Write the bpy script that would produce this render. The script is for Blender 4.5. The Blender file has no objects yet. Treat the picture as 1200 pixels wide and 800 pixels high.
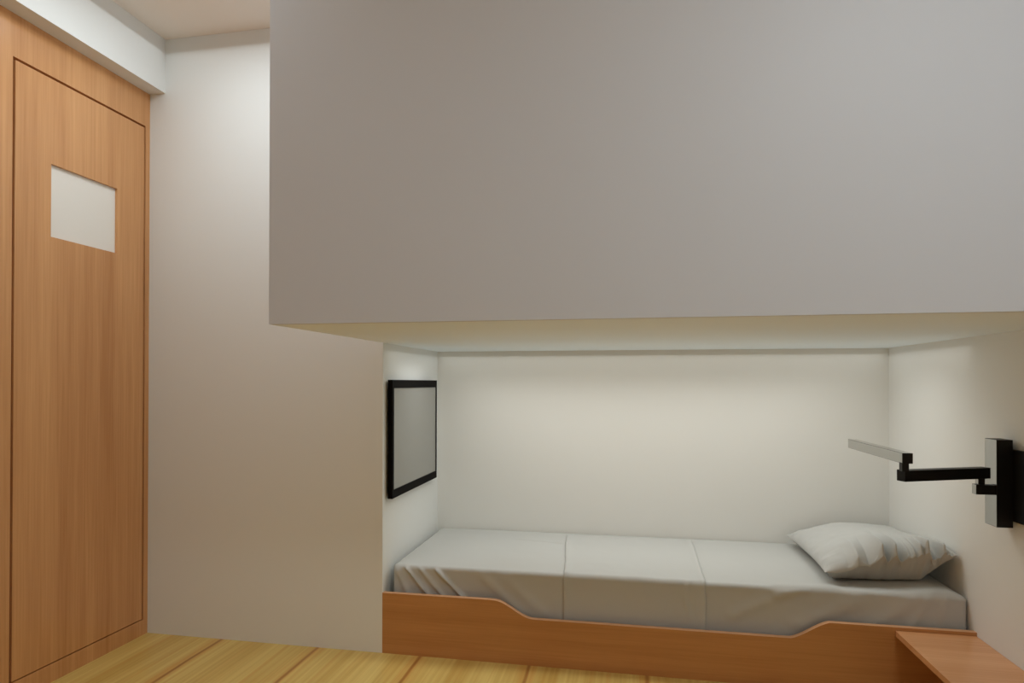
import bpy, bmesh, math, random
from mathutils import Vector, Matrix, noise
random.seed(4)
SC = bpy.context.scene
COL = SC.collection

# ------------------------------------------------------------------ room measures (metres)
XL, XR = -1.989, 1.1185          # inner faces of the left and right walls
XC = -0.946                      # left side of the bunk niche
Y0, Y1, Y2 = 1.520, 2.306, 3.014  # front of upper bunk, plane of lower bed board, back of niche
YB = -1.2                        # wall behind the camera
ZC, ZU = 2.487, 1.205            # ceiling, underside of the upper bunk
ZB = 0.233                       # top of the bed board
T = 0.10

# ------------------------------------------------------------------ materials
def new_mat(name):
    m = bpy.data.materials.new(name); m.use_nodes = True
    nt = m.node_tree
    return m, nt, nt.nodes['Principled BSDF']

def plain(name, col, rough=0.6, metal=0.0, spec=0.5, bump=0.0, bscale=400):
    m, nt, b = new_mat(name)
    b.inputs['Base Color'].default_value = (*col, 1)
    b.inputs['Roughness'].default_value = rough
    b.inputs['Metallic'].default_value = metal
    b.inputs['Specular IOR Level'].default_value = spec
    if bump:
        tc = nt.nodes.new('ShaderNodeTexCoord'); n = nt.nodes.new('ShaderNodeTexNoise')
        n.inputs['Scale'].default_value = bscale; n.inputs['Detail'].default_value = 2
        bp = nt.nodes.new('ShaderNodeBump'); bp.inputs['Strength'].default_value = bump
        bp.inputs['Distance'].default_value = 0.001
        nt.links.new(tc.outputs['Object'], n.inputs['Vector'])
        nt.links.new(n.outputs['Fac'], bp.inputs['Height'])
        nt.links.new(bp.outputs['Normal'], b.inputs['Normal'])
    return m

def wood(name, axis, dark, light, rough=0.32, spec=0.5, fine=90.0):
    """veneer with long fine grain running along the given axis"""
    m, nt, b = new_mat(name)
    N = nt.nodes.new; L = nt.links.new
    tc = N('ShaderNodeTexCoord')
    def stretched(s_across, s_along):
        mp = N('ShaderNodeMapping')
        s = [s_across]*3; s[axis] = s_along
        mp.inputs['Scale'].default_value = s
        L(tc.outputs['Object'], mp.inputs['Vector'])
        return mp
    n1 = N('ShaderNodeTexNoise'); n1.inputs['Scale'].default_value = 1; n1.inputs['Detail'].default_value = 5
    L(stretched(14, 0.55).outputs[0], n1.inputs['Vector'])
    n2 = N('ShaderNodeTexNoise'); n2.inputs['Scale'].default_value = 1; n2.inputs['Detail'].default_value = 3
    L(stretched(fine*1.6, 3.2).outputs[0], n2.inputs['Vector'])
    mx = N('ShaderNodeMix'); mx.data_type = 'FLOAT'; mx.inputs[0].default_value = 0.35
    L(n1.outputs['Fac'], mx.inputs[2]); L(n2.outputs['Fac'], mx.inputs[3])
    cr = N('ShaderNodeValToRGB')
    cr.color_ramp.elements[0].position = 0.34; cr.color_ramp.elements[0].color = (*dark, 1)
    cr.color_ramp.elements[1].position = 0.66; cr.color_ramp.elements[1].color = (*light, 1)
    L(mx.outputs[0], cr.inputs[0]); L(cr.outputs[0], b.inputs['Base Color'])
    b.inputs['Roughness'].default_value = rough
    b.inputs['Specular IOR Level'].default_value = spec
    return m

def floor_mat():
    """wide pale yellow boards running away from the camera, streaky grain, brown seams"""
    m, nt, b = new_mat('pale_floor_boards')
    N = nt.nodes.new; L = nt.links.new
    tc = N('ShaderNodeTexCoord')
    def nz(sx, sy, det, off=0):
        mp = N('ShaderNodeMapping'); mp.inputs['Scale'].default_value = (sx, sy, 1)
        mp.inputs['Location'].default_value = (off, off, 0)
        n = N('ShaderNodeTexNoise'); n.inputs['Scale'].default_value = 1; n.inputs['Detail'].default_value = det
        L(tc.outputs['Object'], mp.inputs['Vector']); L(mp.outputs[0], n.inputs['Vector'])
        return n.outputs['Fac']
    def math_(op, a, c=None):
        q = N('ShaderNodeMath'); q.operation = op
        for i, v in enumerate((a, c)):
            if v is None: continue
            if isinstance(v, (int, float)): q.inputs[i].default_value = v
            else: L(v, q.inputs[i])
        return q.outputs[0]
    def ramp(v, p0, p1, c0, c1):
        r = N('ShaderNodeValToRGB')
        r.color_ramp.elements[0].position = p0; r.color_ramp.elements[0].color = (*c0, 1)
        r.color_ramp.elements[1].position = p1; r.color_ramp.elements[1].color = (*c1, 1)
        L(v, r.inputs[0]); return r.outputs[0]
    base = ramp(math_('ADD', math_('MULTIPLY', nz(9, .5, 3), .6), math_('MULTIPLY', nz(75, 1.2, 3, 7), .4)),
                .36, .64, FL_D, FL_L)
    sep = N('ShaderNodeSeparateXYZ'); L(tc.outputs['Object'], sep.inputs[0])
    x = math_('ADD', sep.outputs['X'], math_('MULTIPLY', math_('SUBTRACT', nz(2, 3, 2, 3), .5), .012))
    ph = math_('ABSOLUTE', math_('SUBTRACT', math_('FRACT', math_('DIVIDE', math_('ADD', x, 0.366+0.425*20+0.2125), 0.425)), .5))
    # ph = 0 on a seam, .5 half-way between
    seam = ramp(ph, .006, .022, (1, 1, 1), (0, 0, 0))
    streak = ramp(math_('ADD', ph, math_('MULTIPLY', nz(45, .9, 3, 11), .5)), .22, .36, (1, 1, 1), (0, 0, 0))
    m1 = N('ShaderNodeMix'); m1.data_type = 'RGBA'
    L(math_('MULTIPLY', streak, .75), m1.inputs[0]); L(base, m1.inputs[6]); m1.inputs[7].default_value = (*FL_S, 1)
    m3 = N('ShaderNodeMix'); m3.data_type = 'RGBA'
    L(math_('MULTIPLY', ramp(nz(34, .45, 4, 21), .53, .66, (0, 0, 0), (1, 1, 1)), .55), m3.inputs[0])
    L(m1.outputs[2], m3.inputs[6]); m3.inputs[7].default_value = (*FL_S, 1)
    m2 = N('ShaderNodeMix'); m2.data_type = 'RGBA'
    L(math_('MULTIPLY', seam, .85), m2.inputs[0]); L(m3.outputs[2], m2.inputs[6]); m2.inputs[7].default_value = (*FL_K, 1)
    L(m2.outputs[2], b.inputs['Base Color'])
    b.inputs['Roughness'].default_value = .38
    b.inputs['Specular IOR Level'].default_value = .35
    return m

FL_D, FL_L = (.54, .34, .085), (.75, .585, .20)
FL_S, FL_K = (.60, .31, .075), (.34, .14, .03)
M_WALL = plain('warm_white_paint', (.76, .777, .77), .75, spec=.25)
M_CEIL = plain('white_ceiling_paint', (.86, .80, .74), .8, spec=.2)
M_NICHE = plain('white_niche_laminate', (.80, .80, .775), .6, spec=.3)
M_POD = plain('pale_grey_laminate', (.635, .66, .715), .5, spec=.3)
M_DOOR = wood('cherry_veneer_upright', 2, (.50, .235, .092), (.68, .365, .16), .24)
M_BOARD = wood('cherry_veneer_lengthwise', 0, (.43, .185, .056), (.56, .265, .095), .36)
M_EDGE = plain('light_edge_banding', (.62, .33, .17), .4)
M_BENCH = wood('cherry_veneer_bench', 0, (.54, .25, .105), (.66, .335, .16), .22)
M_PANE = plain('white_pane', (.80, .775, .725), .55, spec=.3)
M_FLOOR = floor_mat()
M_UNDER = plain('white_underside_laminate', (.86, .94, 1.0), .6, spec=.3)
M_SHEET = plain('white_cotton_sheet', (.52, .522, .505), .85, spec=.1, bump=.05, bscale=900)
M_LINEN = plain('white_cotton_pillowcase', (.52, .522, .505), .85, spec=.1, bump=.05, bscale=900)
M_BLACK = plain('black_plastic', (.005, .004, .004), .6, spec=.04)
M_BLACKT = plain('matt_black_plate', (.008, .008, .008), .55, spec=.2, bump=.3, bscale=500)
M_SCREEN = plain('grey_glossy_screen', (.29, .29, .27), .22, spec=.5)
M_DARK_REFL = plain('steel_dark_reflection', (.008, .007, .007), .45, spec=.25)  # black standing in for the dark reflection on the bracket's steel
M_METAL = plain('brushed_steel', (.46, .455, .43), .14, metal=1.0)

# ------------------------------------------------------------------ helpers
def link(name, bm, mat, parent=None, smooth=False):
    me = bpy.data.meshes.new(name)
    bmesh.ops.recalc_face_normals(bm, faces=bm.faces[:])
    bm.to_mesh(me); bm.free()
    for mm in (mat if isinstance(mat, (list, tuple)) else [mat]): me.materials.append(mm)
    if smooth:
        for p in me.polygons: p.use_smooth = True
    o = bpy.data.objects.new(name, me); COL.objects.link(o)
    if parent is not None:
        o.parent = parent
        o.matrix_parent_inverse = Matrix.Translation(-parent.location)
    return o

def box(bm, x0, x1, y0, y1, z0, z1):
    g = bmesh.ops.create_cube(bm, size=1)
    for v in g['verts']:
        v.co = Vector(((x0+x1)/2+v.co.x*(x1-x0), (y0+y1)/2+v.co.y*(y1-y0), (z0+z1)/2+v.co.z*(z1-z0)))
    return g['verts']

def boxes(*lst, bevel=0.0):
    bm = bmesh.new()
    for b in lst: box(bm, *b)
    if bevel:
        bmesh.ops.bevel(bm, geom=bm.edges[:], offset=bevel, segments=2, affect='EDGES', profile=.5)
    return bm

def struct(name, bm, mat, label=None, **k):
    o = link(name, bm, mat, **k)
    o['kind'] = 'structure'
    o['label'] = label or name.replace('_', ' ')
    return o

def thing(name, label, cat, loc):
    o = bpy.data.objects.new(name, None); COL.objects.link(o)
    o.location = loc; o.empty_display_size = .1
    o['label'] = label; o['category'] = cat
    return o

def tag(o, label, cat):
    o['label'] = label; o['category'] = cat
    return o

def smooth(t, a, b):
    t = max(0., min(1., (t-a)/(b-a))); return t*t*(3-2*t)

def nz(x, y, z=0.): return noise.noise(Vector((x, y, z)))

# ------------------------------------------------------------------ setting
struct('floor', boxes((XL-T, XR+T, YB, Y2+T, -T, 0)), M_FLOOR, 'pale yellow floor of wide streaky wooden boards')
struct('ceiling', boxes((XL-T, XR+T, YB, Y2+T, ZC, ZC+T)), M_CEIL, 'plain pinkish white ceiling')
struct('wall_back', boxes((XL-T, XC, Y1, Y2+T, 0, ZC)), M_WALL, 'plain beige wall between the wooden door and the bunk niche')
struct('wall_niche', boxes((XC, XR+T, Y2, Y2+T, 0, ZC)), M_NICHE, 'long white back wall of the bed niche')
struct('wall_right', boxes((XR, XR+T, YB, Y2, 0, ZC)), M_NICHE, 'white wall at the head of the bed, right side')

struct('wall_front', boxes((XL-T, XR+T, YB-T, YB, 0, ZC)), M_WALL, 'plain white wall facing the bunks')

# left wall: wood-faced with the flush door let into it
DY0, DY1, DZ0, DZ1 = 1.714, 2.279, 0.064, 2.115
G = 0.009
F = 0.030
struct('wall_left', boxes(
    (XL-T, XL-F, YB, Y1, 0, ZC),
    (XL-F, XL, YB, DY0-G/2, 0, 2.2615),
    (XL-F, XL, DY1+G/2, Y1, 0, 2.2615),
    (XL-F, XL, DY0-G/2, DY1+G/2, DZ1+G/2, 2.2615),
    (XL-F, XL, DY0-G/2, DY1+G/2, 0, DZ0),
    (XL-F, XL, YB, Y1, 2.2615, ZC)), M_DOOR, 'orange-brown wood-veneer wall around the flush door')
WY0, WY1, WZ0, WZ1 = 1.850, 2.137, 1.558, 1.813
d = struct('door_1', boxes(
    (XL-F+.002, XL, DY0+G/2, WY0, DZ0+G/2, DZ1-G/2),
    (XL-F+.002, XL, WY1, DY1-G/2, DZ0+G/2, DZ1-G/2),
    (XL-F+.002, XL, WY0, WY1, DZ0+G/2, WZ0),
    (XL-F+.002, XL, WY0, WY1, WZ1, DZ1-G/2)), M_DOOR, 'tall flush wooden door with a small square white pane')
pane = link('vision_panel', boxes((XL-.020, XL-.010, WY0, WY1, WZ0, WZ1)), M_PANE, d)
pane['label'] = 'small square white pane set into the wooden door'
struct('trim_1', boxes((XL, -1.9166, YB, Y1, 2.2615, ZC)), M_WALL, 'boxed white header running along the top of the door wall')

# ------------------------------------------------------------------ upper bunk
ub = thing('upper_bunk', 'big pale grey flat-fronted upper bunk box overhanging the lower bed', 'bunk', ((XC+XR)/2, Y0, ZU))
link('front_panel', boxes((XC, XR, Y0, Y0+.02, ZU, ZC)), M_POD, ub)
u = link('base_panel', boxes((XC, XR, Y0+.02, Y2, ZU, ZU+.03)), M_UNDER, ub)
u['label'] = 'white underside of the upper bunk above the bed'
link('side_panel', boxes((XC, XC+.02, Y0+.02, Y1, ZU+.03, ZC)), M_POD, ub)

# ------------------------------------------------------------------ lower bed
bed = thing('bunk_bed', 'low built-in bed base with a cherry wood front board dipped in the middle', 'bed', ((XC+XR)/2, Y1, 0))
# curved board outline (x, z) along the top
ZL = 0.1715
top = [(XC, ZB)]
def scurve(xa, xb, za, zb, n=16):
    return [(xa+(xb-xa)*i/n, za+(zb-za)*(0.5-0.5*math.cos(math.pi*i/n))*1.0) for i in range(n+1)]
def ease(xa, xb, za, zb, n=18, k=.62):
    out = []
    for i in range(n+1):
        t = i/n
        s = t*t*(3-2*t)
        out.append((xa+(xb-xa)*t, za+(zb-za)*(k*s+(1-k)*t)))
    return out
top += [(-.52, ZB+.0005)]
top += ease(-.505, -.352, ZB, ZL, k=1.0)
top += ease(.545, .672, ZL, ZB, k=.55)
top += [(XR, ZB)]
bm = bmesh.new()
fr, bk = [], []
for x, z in top:
    fr.append((bm.verts.new((x, Y1, 0)), bm.verts.new((x, Y1, z))))
    bk.append((bm.verts.new((x, Y1+.020, 0)), bm.verts.new((x, Y1+.020, z))))
for i in range(len(top)-1):
    bm.faces.new((fr[i][0], fr[i+1][0], fr[i+1][1], fr[i][1]))
    bm.faces.new((bk[i+1][0], bk[i][0], bk[i][1], bk[i+1][1]))
    f = bm.faces.new((fr[i][1], fr[i+1][1], bk[i+1][1], bk[i][1])); f.material_index = 1
    bm.faces.new((fr[i+1][0], fr[i][0], bk[i][0], bk[i+1][0]))
for e in (0, -1):
    bm.faces.new((fr[e][0], fr[e][1], bk[e][1], bk[e][0]))
b_ = link('front_board', bm, [M_BOARD, M_EDGE], bed)
link('slat_base', boxes((XC+.005, XR-.005, Y1+.022, Y2-.004, .10, .118), (XC+.005, XR-.005, Y2-.03, Y2-.004, 0, .10),
                        (XC+.005, XR-.005, Y1+.022, Y1+.045, 0, .10)), M_BOARD, bed)

# ------------------------------------------------------------------ mattress with fitted sheet
MX0, MX1, MY0, MY1, MZ0, MZ1 = -.922, 1.1145, 2.352, 3.008, .119, .331
def crease(x, z, x0, z0, x1, z1, w, amp):
    """ridge along a segment"""
    dx, dz = x1-x0, z1-z0
    L2 = dx*dx+dz*dz
    t = ((x-x0)*dx+(z-z0)*dz)/L2
    if t < -.1 or t > 1.1: return 0
    tt = max(0, min(1, t))
    wob = .004*math.sin(9*t+x0*30)
    dd = math.hypot(x-(x0+dx*tt), z-(z0+dz*tt)) + wob*.4
    fade = smooth(t, -.1, .12)*(1-smooth(t, .9, 1.1))
    return amp*fade*math.exp(-(dd/w)**2)

def front_disp(x, z):
    d = 0
    d += crease(x, z, -.905, .318, -.850, .205, .011, .0090)
    d += crease(x, z, -.870, .330, -.755, .205, .0060, .0150)
    d += crease(x, z, -.815, .330, -.700, .205, .0090, .0085)
    d += crease(x, z, -.745, .325, -.615, .205, .0065, .0140)
    d += crease(x, z, -.560, .310, -.390, .160, .018, .0045)
    d += crease(x, z, -.480, .315, -.300, .160, .020, .0035)
    d += crease(x, z, .345, .215, .560, .325, .022, .0055)
    d += crease(x, z, .560, .190, .790, .310, .026, .0060)
    d += crease(x, z, .500, .300, .620, .335, .016, .0060)
    d += crease(x, z, .800, .200, .960, .320, .022, .0050)
    d += crease(x, z, .930, .200, 1.00, .330, .012, .0045)
    d += crease(x, z, 1.02, .200, 1.05, .330, .010, .0035)
    d += .0016*nz(x*6, z*9, 3) + .0007*nz(x*22, z*26, 5)
    return d
def top_disp(x, y):
    d = .0022*nz(x*4, y*5, 9) + .0008*nz(x*15, y*14, 2)
    d += crease(x, y, -.285, 2.80, -.52, 2.845, .008, .005)
    d += crease(x, y, .50, 2.36, .72, 2.39, .03, .006)
    d += .016*math.exp(-((x-1.04)/.10)**2)*(1-smooth(y, 2.40, 2.62))
    return d

def rounded_box(x0, x1, y0, y1, z0, z1, r, nx, ny, nzz):
    bm = bmesh.new()
    def ax(a, b, n):
        # denser spacing at both ends so the rounded edges stay smooth
        pts = []
        for i in range(7): pts.append(a+r*i/6)
        m = max(2, n)
        for i in range(1, m): pts.append(a+r+(b-a-2*r)*i/m)
        for i in range(7): pts.append(b-r+r*i/6)
        return pts
    X, Y, Z = ax(x0, x1, nx), ax(y0, y1, ny), ax(z0, z1, nzz)
    def grid(A, B, fn):
        vs = [[bm.verts.new(fn(a, b)) for b in B] for a in A]
        for i in range(len(A)-1):
            for j in range(len(B)-1):
                bm.faces.new((vs[i][j], vs[i+1][j], vs[i+1][j+1], vs[i][j+1]))
    grid(X, Y, lambda a, b: (a, b, z1)); grid(X, Y, lambda a, b: (a, b, z0))
    grid(X, Z, lambda a, b: (a, y0, b)); grid(X, Z, lambda a, b: (a, y1, b))
    grid(Y, Z, lambda a, b: (x0, a, b)); grid(Y, Z, lambda a, b: (x1, a, b))
    bmesh.ops.remove_doubles(bm, verts=bm.verts[:], dist=1e-5)
    for v in bm.verts:
        c = Vector((min(max(v.co.x, x0+r), x1-r), min(max(v.co.y, y0+r), y1-r), min(max(v.co.z, z0+r), z1-r)))
        d = v.co-c
        if d.length > 1e-9: v.co = c+d.normalized()*r
    return bm
bm = rounded_box(MX0, MX1, MY0, MY1, MZ0, MZ1, .016, 480, 90, 46)
bm.normal_update()
for v in bm.verts:
    n = v.co - Vector((min(max(v.co.x, MX0+.016), MX1-.016), min(max(v.co.y, MY0+.016), MY1-.016), min(max(v.co.z, MZ0+.016), MZ1-.016)))
    if n.length > 1e-9: n.normalize()
    wf, wt = max(0, -n.y), max(0, n.z)
    x, y, z = v.co
    d = Vector((0, 0, 0))
    if wf > 0: d += Vector((0, -1, 0))*front_disp(x, z)*wf*smooth(z, MZ0, MZ0+.06)
    if wt > 0: d += Vector((0, 0, 1))*top_disp(x, y)*wt*smooth(y, MY0-.01, MY0+.03)*(1-smooth(y, MY1-.04, MY1))*(.25+.75*smooth(x, MX0, MX0+.04))*(1-.9*smooth(x, MX1-.05, MX1))
    v.co += d
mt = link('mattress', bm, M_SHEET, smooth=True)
tag(mt, 'thin single mattress in a creased white fitted sheet on the low wooden bed', 'mattress')

# folded sheet laid across the middle of the bed and hanging over its front edge
def strip(x0f, x1f, x0b, x1b):
    bm = bmesh.new()
    path = []          # (y, z, ny, nz) from the back, over the front edge, down behind the board
    r = .016
    NY = 60
    for i in range(NY+1):
        path.append((2.955-(2.955-(MY0+r))*i/NY, MZ1, 0, 1))
    for i in range(1, 9):
        a = math.pi/2*i/8
        path.append((MY0+r-r*math.sin(a), MZ1-r+r*math.cos(a), -math.sin(a), math.cos(a)))
    for i in range(1, 25):
        path.append((MY0, MZ1-r-(.205-r)*i/24, -1, 0))
    NXX = 90
    lay = []
    for off in (.0022, .0045):
        rows = []
        for k, (y, z, ny, nzv) in enumerate(path):
            s = k/(len(path)-1)
            t = smooth(s, 0, .7)
            xa = x0b+(x0f-x0b)*t; xb = x1b+(x1f-x1b)*t
            row = []
            for i in range(NXX+1):
                u_ = i/NXX
                x = xa+(xb-xa)*u_ + .0025*nz(s*14, u_*2, 4)*(1 if u_ in (0, 1) else .4)
                hem = .0022*(math.exp(-((u_-.02)/.018)**2)+math.exp(-((u_-.98)/.018)**2)) if off > .003 else 0
                w = .0013*nz(x*9, y*7+z*9, 6) + .0006*nz(x*30, (y+z)*24, 8)
                w += .0045*math.exp(-((x-.205-.01*math.sin(z*40))/.008)**2)*max(0, -ny)*smooth(z, .16, .30) + .0016*math.exp(-((x-.23)/.004)**2)*max(0, -ny)
                w = max(-.0010, w)
                e = off+hem+w
                row.append(bm.verts.new((x, y+ny*e, z+nzv*e+top_disp(x, y)*max(0, nzv)*smooth(y, MY0-.01, MY0+.03)*(1-smooth(y, MY1-.04, MY1)))))
            rows.append(row)
        lay.append(rows)
    a, c = lay
    n = len(path)
    for k in range(n-1):
        for i in range(NXX):
            bm.faces.new((a[k][i], a[k+1][i], a[k+1][i+1], a[k][i+1]))
            bm.faces.new((c[k][i], c[k][i+1], c[k+1][i+1], c[k+1][i]))
        for i in (0, NXX):
            bm.faces.new((a[k][i], a[k+1][i], c[k+1][i], c[k][i]))
    for k in (0, n-1):
        for i in range(NXX):
            bm.faces.new((a[k][i], a[k][i+1], c[k][i+1], c[k][i]))
    return bm
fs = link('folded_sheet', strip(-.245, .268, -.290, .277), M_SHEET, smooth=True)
tag(fs, 'white folded sheet laid across the middle of the mattress, hanging over its front', 'sheet')

# ------------------------------------------------------------------ pillow
def pillow():
    bm = bmesh.new()
    NU, NV = 260, 220
    px0, px1, py0, py1 = .684, 1.110, 2.405, 2.975
    def f(t):   # cosine spacing packs points along the seams
        return -math.cos(math.pi*t)
    def ridged(t): return 1-2*abs((t % 1)-.5)
    def bedz(x, y):
        return .3375+.016*math.exp(-((x-1.04)/.10)**2)*(1-smooth(y, 2.40, 2.62))
    def pt(i, j, side):
        u, v = f(i/NU), f(j/NV)              # u along x, v along y (-1 = front)
        x = (px0+px1)/2 + (px1-px0)/2*u*(1-.05*(1-v*v)*(1 if u < 0 else 0))
        y = (py0+py1)/2 + (py1-py0)/2*v*(1-.03*(1-u*u))
        su = (u+1)/2
        # seam: low at the left, pushed up the wall at the right
        seam = .376 + (.046*smooth(u, -.85, 0) + .036*su*su)*(1-.40*smooth(v, -.8, .6)) - .004*smooth(v, .2, 1)*(1-su)
        k = 1+v
        # gathers: irregular pleats fanning back from the front seam
        a = u*3.1 + .55*nz(u*2.3, 1, 4) + .25*k*nz(u*2, 5, 2)
        big = ridged(a)
        fine = ridged(u*9.5+.8*nz(u*5, 3, 9)+.3*k)
        wr = smooth(u, -.75, -.1)
        wf = smooth(u, .05, .65)
        end = 1-smooth(u, .80, .97)
        seam += end*math.exp(-k*9)*(wr*.036*(big-.5) + wf*.016*(fine-.5))
        if side > 0:
            e = max(0., (1-abs(u)**3.2)*(1-abs(v)**(5 if v < 0 else 3.5)))
            dome = e**.55
            h = .078*(1-.42*su) + .004*nz(u*3, v*3, 5)
            z = seam + h*dome
            fade = math.exp(-(k/.36)**1.5)*smooth(k, 0, .03)*end
            z += fade*wr*(.072*(big-.6)) + math.exp(-(k/.20)**1.4)*wf*end*.034*(fine-.6)*smooth(k, 0, .02)
            # softer gathers on the left seam
            k2 = 1+u
            z += math.exp(-k2*5)*smooth(k2, 0, .06)*.010*(ridged(v*3.3+.5*nz(v*4, 1, 1))-.5)
            z += .006*math.exp(-(k2/.7)**2)*nz(u*5, v*6, 3)*dome
        else:
            du = min(1-abs(u), 1)
            t = min(1., min(k/.28, (1-v)/.3, (1+u)/.22, (1-u)/.55))
            t = max(0., t)
            z = seam - (seam-.333)*(.45*t + .55*t*t*(3-2*t))
            z += math.exp(-k*6)*smooth(k, 0, .05)*.006*(ridged(u*3+.3)-.5)
        pull = math.exp(-k*5)*wr*end
        y += pull*(.024*(.5-big) + .010*wf*(.5-fine))
        return (min(x, 1.1145), y, max(z, bedz(x, y)))
    T_ = [[None]*(NV+1) for _ in range(NU+1)]
    B_ = [[None]*(NV+1) for _ in range(NU+1)]
    for i in range(NU+1):
        for j in range(NV+1):
            edge = i in (0, NU) or j in (0, NV)
            T_[i][j] = bm.verts.new(pt(i, j, 1))
            B_[i][j] = T_[i][j] if edge else bm.verts.new(pt(i, j, -1))
    for i in range(NU):
        for j in range(NV):
            bm.faces.new((T_[i][j], T_[i+1][j], T_[i+1][j+1], T_[i][j+1]))
            q = (B_[i][j], B_[i][j+1], B_[i+1][j+1], B_[i+1][j])
            if not all(a in (T_[i][j], T_[i][j+1], T_[i+1][j+1], T_[i+1][j]) for a in q):
                bm.faces.new(q)
    return bm
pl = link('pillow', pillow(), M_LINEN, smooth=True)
tag(pl, 'white rumpled pillow leaning on the right wall at the head of the bed', 'pillow')

# ------------------------------------------------------------------ wall monitor at the foot of the bed
SX = XC+.027
ty0, ty1, tz0, tz1 = 2.338, 2.915, .592, 1.061
tv = thing('wall_monitor', 'black-framed monitor with a grey screen on the niche wall at the bed foot', 'monitor', (XC, (ty0+ty1)/2, tz0))
bz, bl, br_ = .033, .018, .011          # top and bottom, near side, far side
bm = boxes((XC+.008, SX, ty0, ty1, tz0, tz0+bz), (XC+.008, SX, ty0, ty1, tz1-bz, tz1),
           (XC+.008, SX, ty0, ty0+bl, tz0+bz, tz1-bz), (XC+.008, SX, ty1-br_, ty1, tz0+bz, tz1-bz),
           (XC+.008, XC+.016, ty0+bl, ty1-br_, tz0+bz, tz1-bz))
link('bezel', bm, M_BLACK, tv)
s_ = link('screen', boxes((XC+.016, SX-.003, ty0+bl, ty1-br_, tz0+bz, tz1-bz)), M_SCREEN, tv)
s_['label'] = 'flat grey screen'
link('mount', boxes((XC, XC+.008, 2.50, 2.75, .70, .95)), M_BLACK, tv)

# ------------------------------------------------------------------ swing-arm bracket on the right wall
br = thing('swing_arm_bracket', 'black and steel swing-arm bracket with two folded arms on the right wall', 'wall bracket', (XR, 2.0, .75))
link('wall_plate', boxes((1.105, XR, 1.62, 2.143, .645, .855), bevel=.001), M_BLACKT, br)
link('upright_rail', boxes((1.062, 1.105, 2.080, 2.143, .626, .884), bevel=.001), M_METAL, br)
link('hinge_block', boxes((1.012, 1.062, 2.088, 2.112, .720, .749), (1.019, 1.037, 2.091, 2.109, .749, .769), bevel=.0006), M_METAL, br)
def bar(p, q, w, z0, z1):
    bm = bmesh.new()
    a = Vector((p[0], p[1], 0)); c = Vector((q[0], q[1], 0))
    dirv = (c-a).normalized(); n = Vector((-dirv.y, dirv.x, 0))*w/2
    vs = []
    for z in (z0, z1):
        for s in (a-n, c-n, c+n, a+n): vs.append(bm.verts.new((s.x, s.y, z)))
    for idx in ((0, 1, 2, 3), (4, 5, 6, 7), (0, 1, 5, 4), (1, 2, 6, 5), (2, 3, 7, 6), (3, 0, 4, 7)):
        bm.faces.new([vs[k] for k in idx])
    bmesh.ops.bevel(bm, geom=bm.edges[:], offset=.0008, segments=1, affect='EDGES')
    return bm
link('lower_arm', bar((1.046, 2.104), (.768, 1.985), .030, .768, .800), M_METAL, br)
link('upper_arm', bar((.778, 1.965), (.778, 2.418), .028, .821, .851), M_METAL, br)
link('pivot_post', boxes((.764, .782, 1.966, 1.986, .798, .823)), M_METAL, br)

for o in br.children:  # darken steel faces by normal, as if mirroring the black plate
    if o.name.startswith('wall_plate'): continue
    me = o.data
    if len(me.materials) < 2: me.materials.append(M_DARK_REFL)
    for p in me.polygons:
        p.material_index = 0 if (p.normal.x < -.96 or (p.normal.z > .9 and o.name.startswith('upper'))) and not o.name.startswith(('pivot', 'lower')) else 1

# ------------------------------------------------------------------ low bench against the right wall
bn = thing('low_bench', 'low cherry wood bench top along the right wall against the bed board', 'bench', ((.872+XR)/2, 1.7, 0))
link('bench_top', boxes((.874, XR-.001, 1.10, Y1-.001, .203, .222), bevel=.001), M_BENCH, bn)
link('side_panel', boxes((.90, XR-.001, 1.12, 1.14, 0, .203)), M_BOARD, bn)
link('back_rail', boxes((1.085, XR-.001, 1.14, Y1-.003, 0, .203)), M_BOARD, bn)

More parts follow.
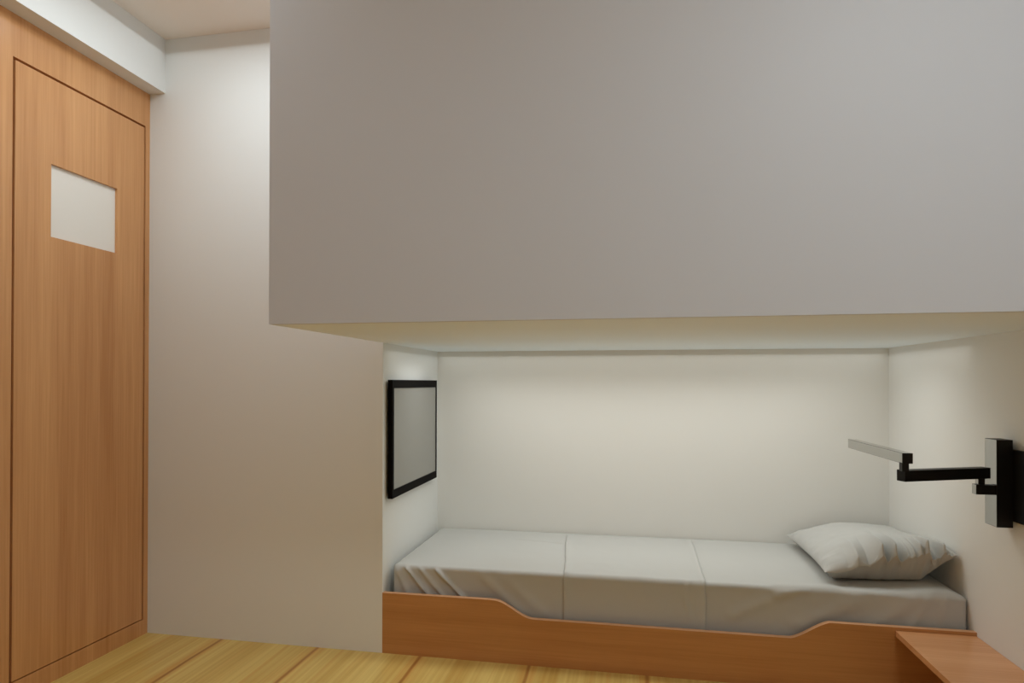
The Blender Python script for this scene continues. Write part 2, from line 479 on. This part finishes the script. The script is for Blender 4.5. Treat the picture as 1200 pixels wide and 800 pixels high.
# ------------------------------------------------------------------ light
def area(name, loc, sx, sy, energy, col, rot=(0, 0, 0)):
    l = bpy.data.lights.new(name, 'AREA'); l.shape = 'RECTANGLE'
    l.size, l.size_y, l.energy, l.color = sx, sy, energy, col
    o = bpy.data.objects.new(name, l); COL.objects.link(o)
    o.location = loc; o.rotation_euler = rot
    return o
area('niche_ceiling_lamp', (.03, 2.62, ZU-.024), 1.76, .30, 4.0, (.985, 1, .965)).data.spread = math.radians(150)
area('niche_ceiling_panel', (.086, 2.675, ZU-.022), 2.03, .66, 1.9, (.985, 1, .965))
COOL = (.96, 1.05, 1.08)
area('corridor_ceiling_lamp', (-1.34, 1.64, ZC-.057), .54, .76, 5.8, COOL)
area('corridor_ceiling_panel', (-1.44, 1.78, ZC-.055), .94, 1.02, 1.45, COOL)
area('corridor_added_fill', (-1.40, .25, ZC-.057), .60, .80, 2.6, COOL)  # added unseen fill, evens the beige wall from top to bottom
area('bunk_front_fill', (.80, .38, ZC-.057), .45, .32, 10.8, COOL)  # added unseen fill, brightens the upper bunk front from the right

w = bpy.data.worlds.new('World'); SC.world = w; w.use_nodes = True
w.node_tree.nodes['Background'].inputs[0].default_value = (.9, .93, 1, 1)
w.node_tree.nodes['Background'].inputs[1].default_value = 0.0

# ------------------------------------------------------------------ camera
cam = bpy.data.cameras.new('camera'); co = bpy.data.objects.new('camera', cam); COL.objects.link(co)
cam.sensor_width = 36; cam.lens = 734.06/1200*36; cam.shift_y = 43.65/1200
cam.clip_start = .02
co.matrix_world = (Matrix.Translation((0, 0, 1.05)) @ Matrix.Rotation(.1861, 4, 'Z')
                   @ Matrix.Rotation(math.pi/2+.0064, 4, 'X') @ Matrix.Rotation(.0015, 4, 'Z'))
SC.camera = co
vs = SC.view_settings
vs.view_transform = 'Standard'; vs.look = 'None'; vs.exposure = 0; vs.gamma = 1; vs.use_curve_mapping = False
SC.cycles.max_bounces = 16; SC.cycles.diffuse_bounces = 12
SC.cycles.use_denoising = True
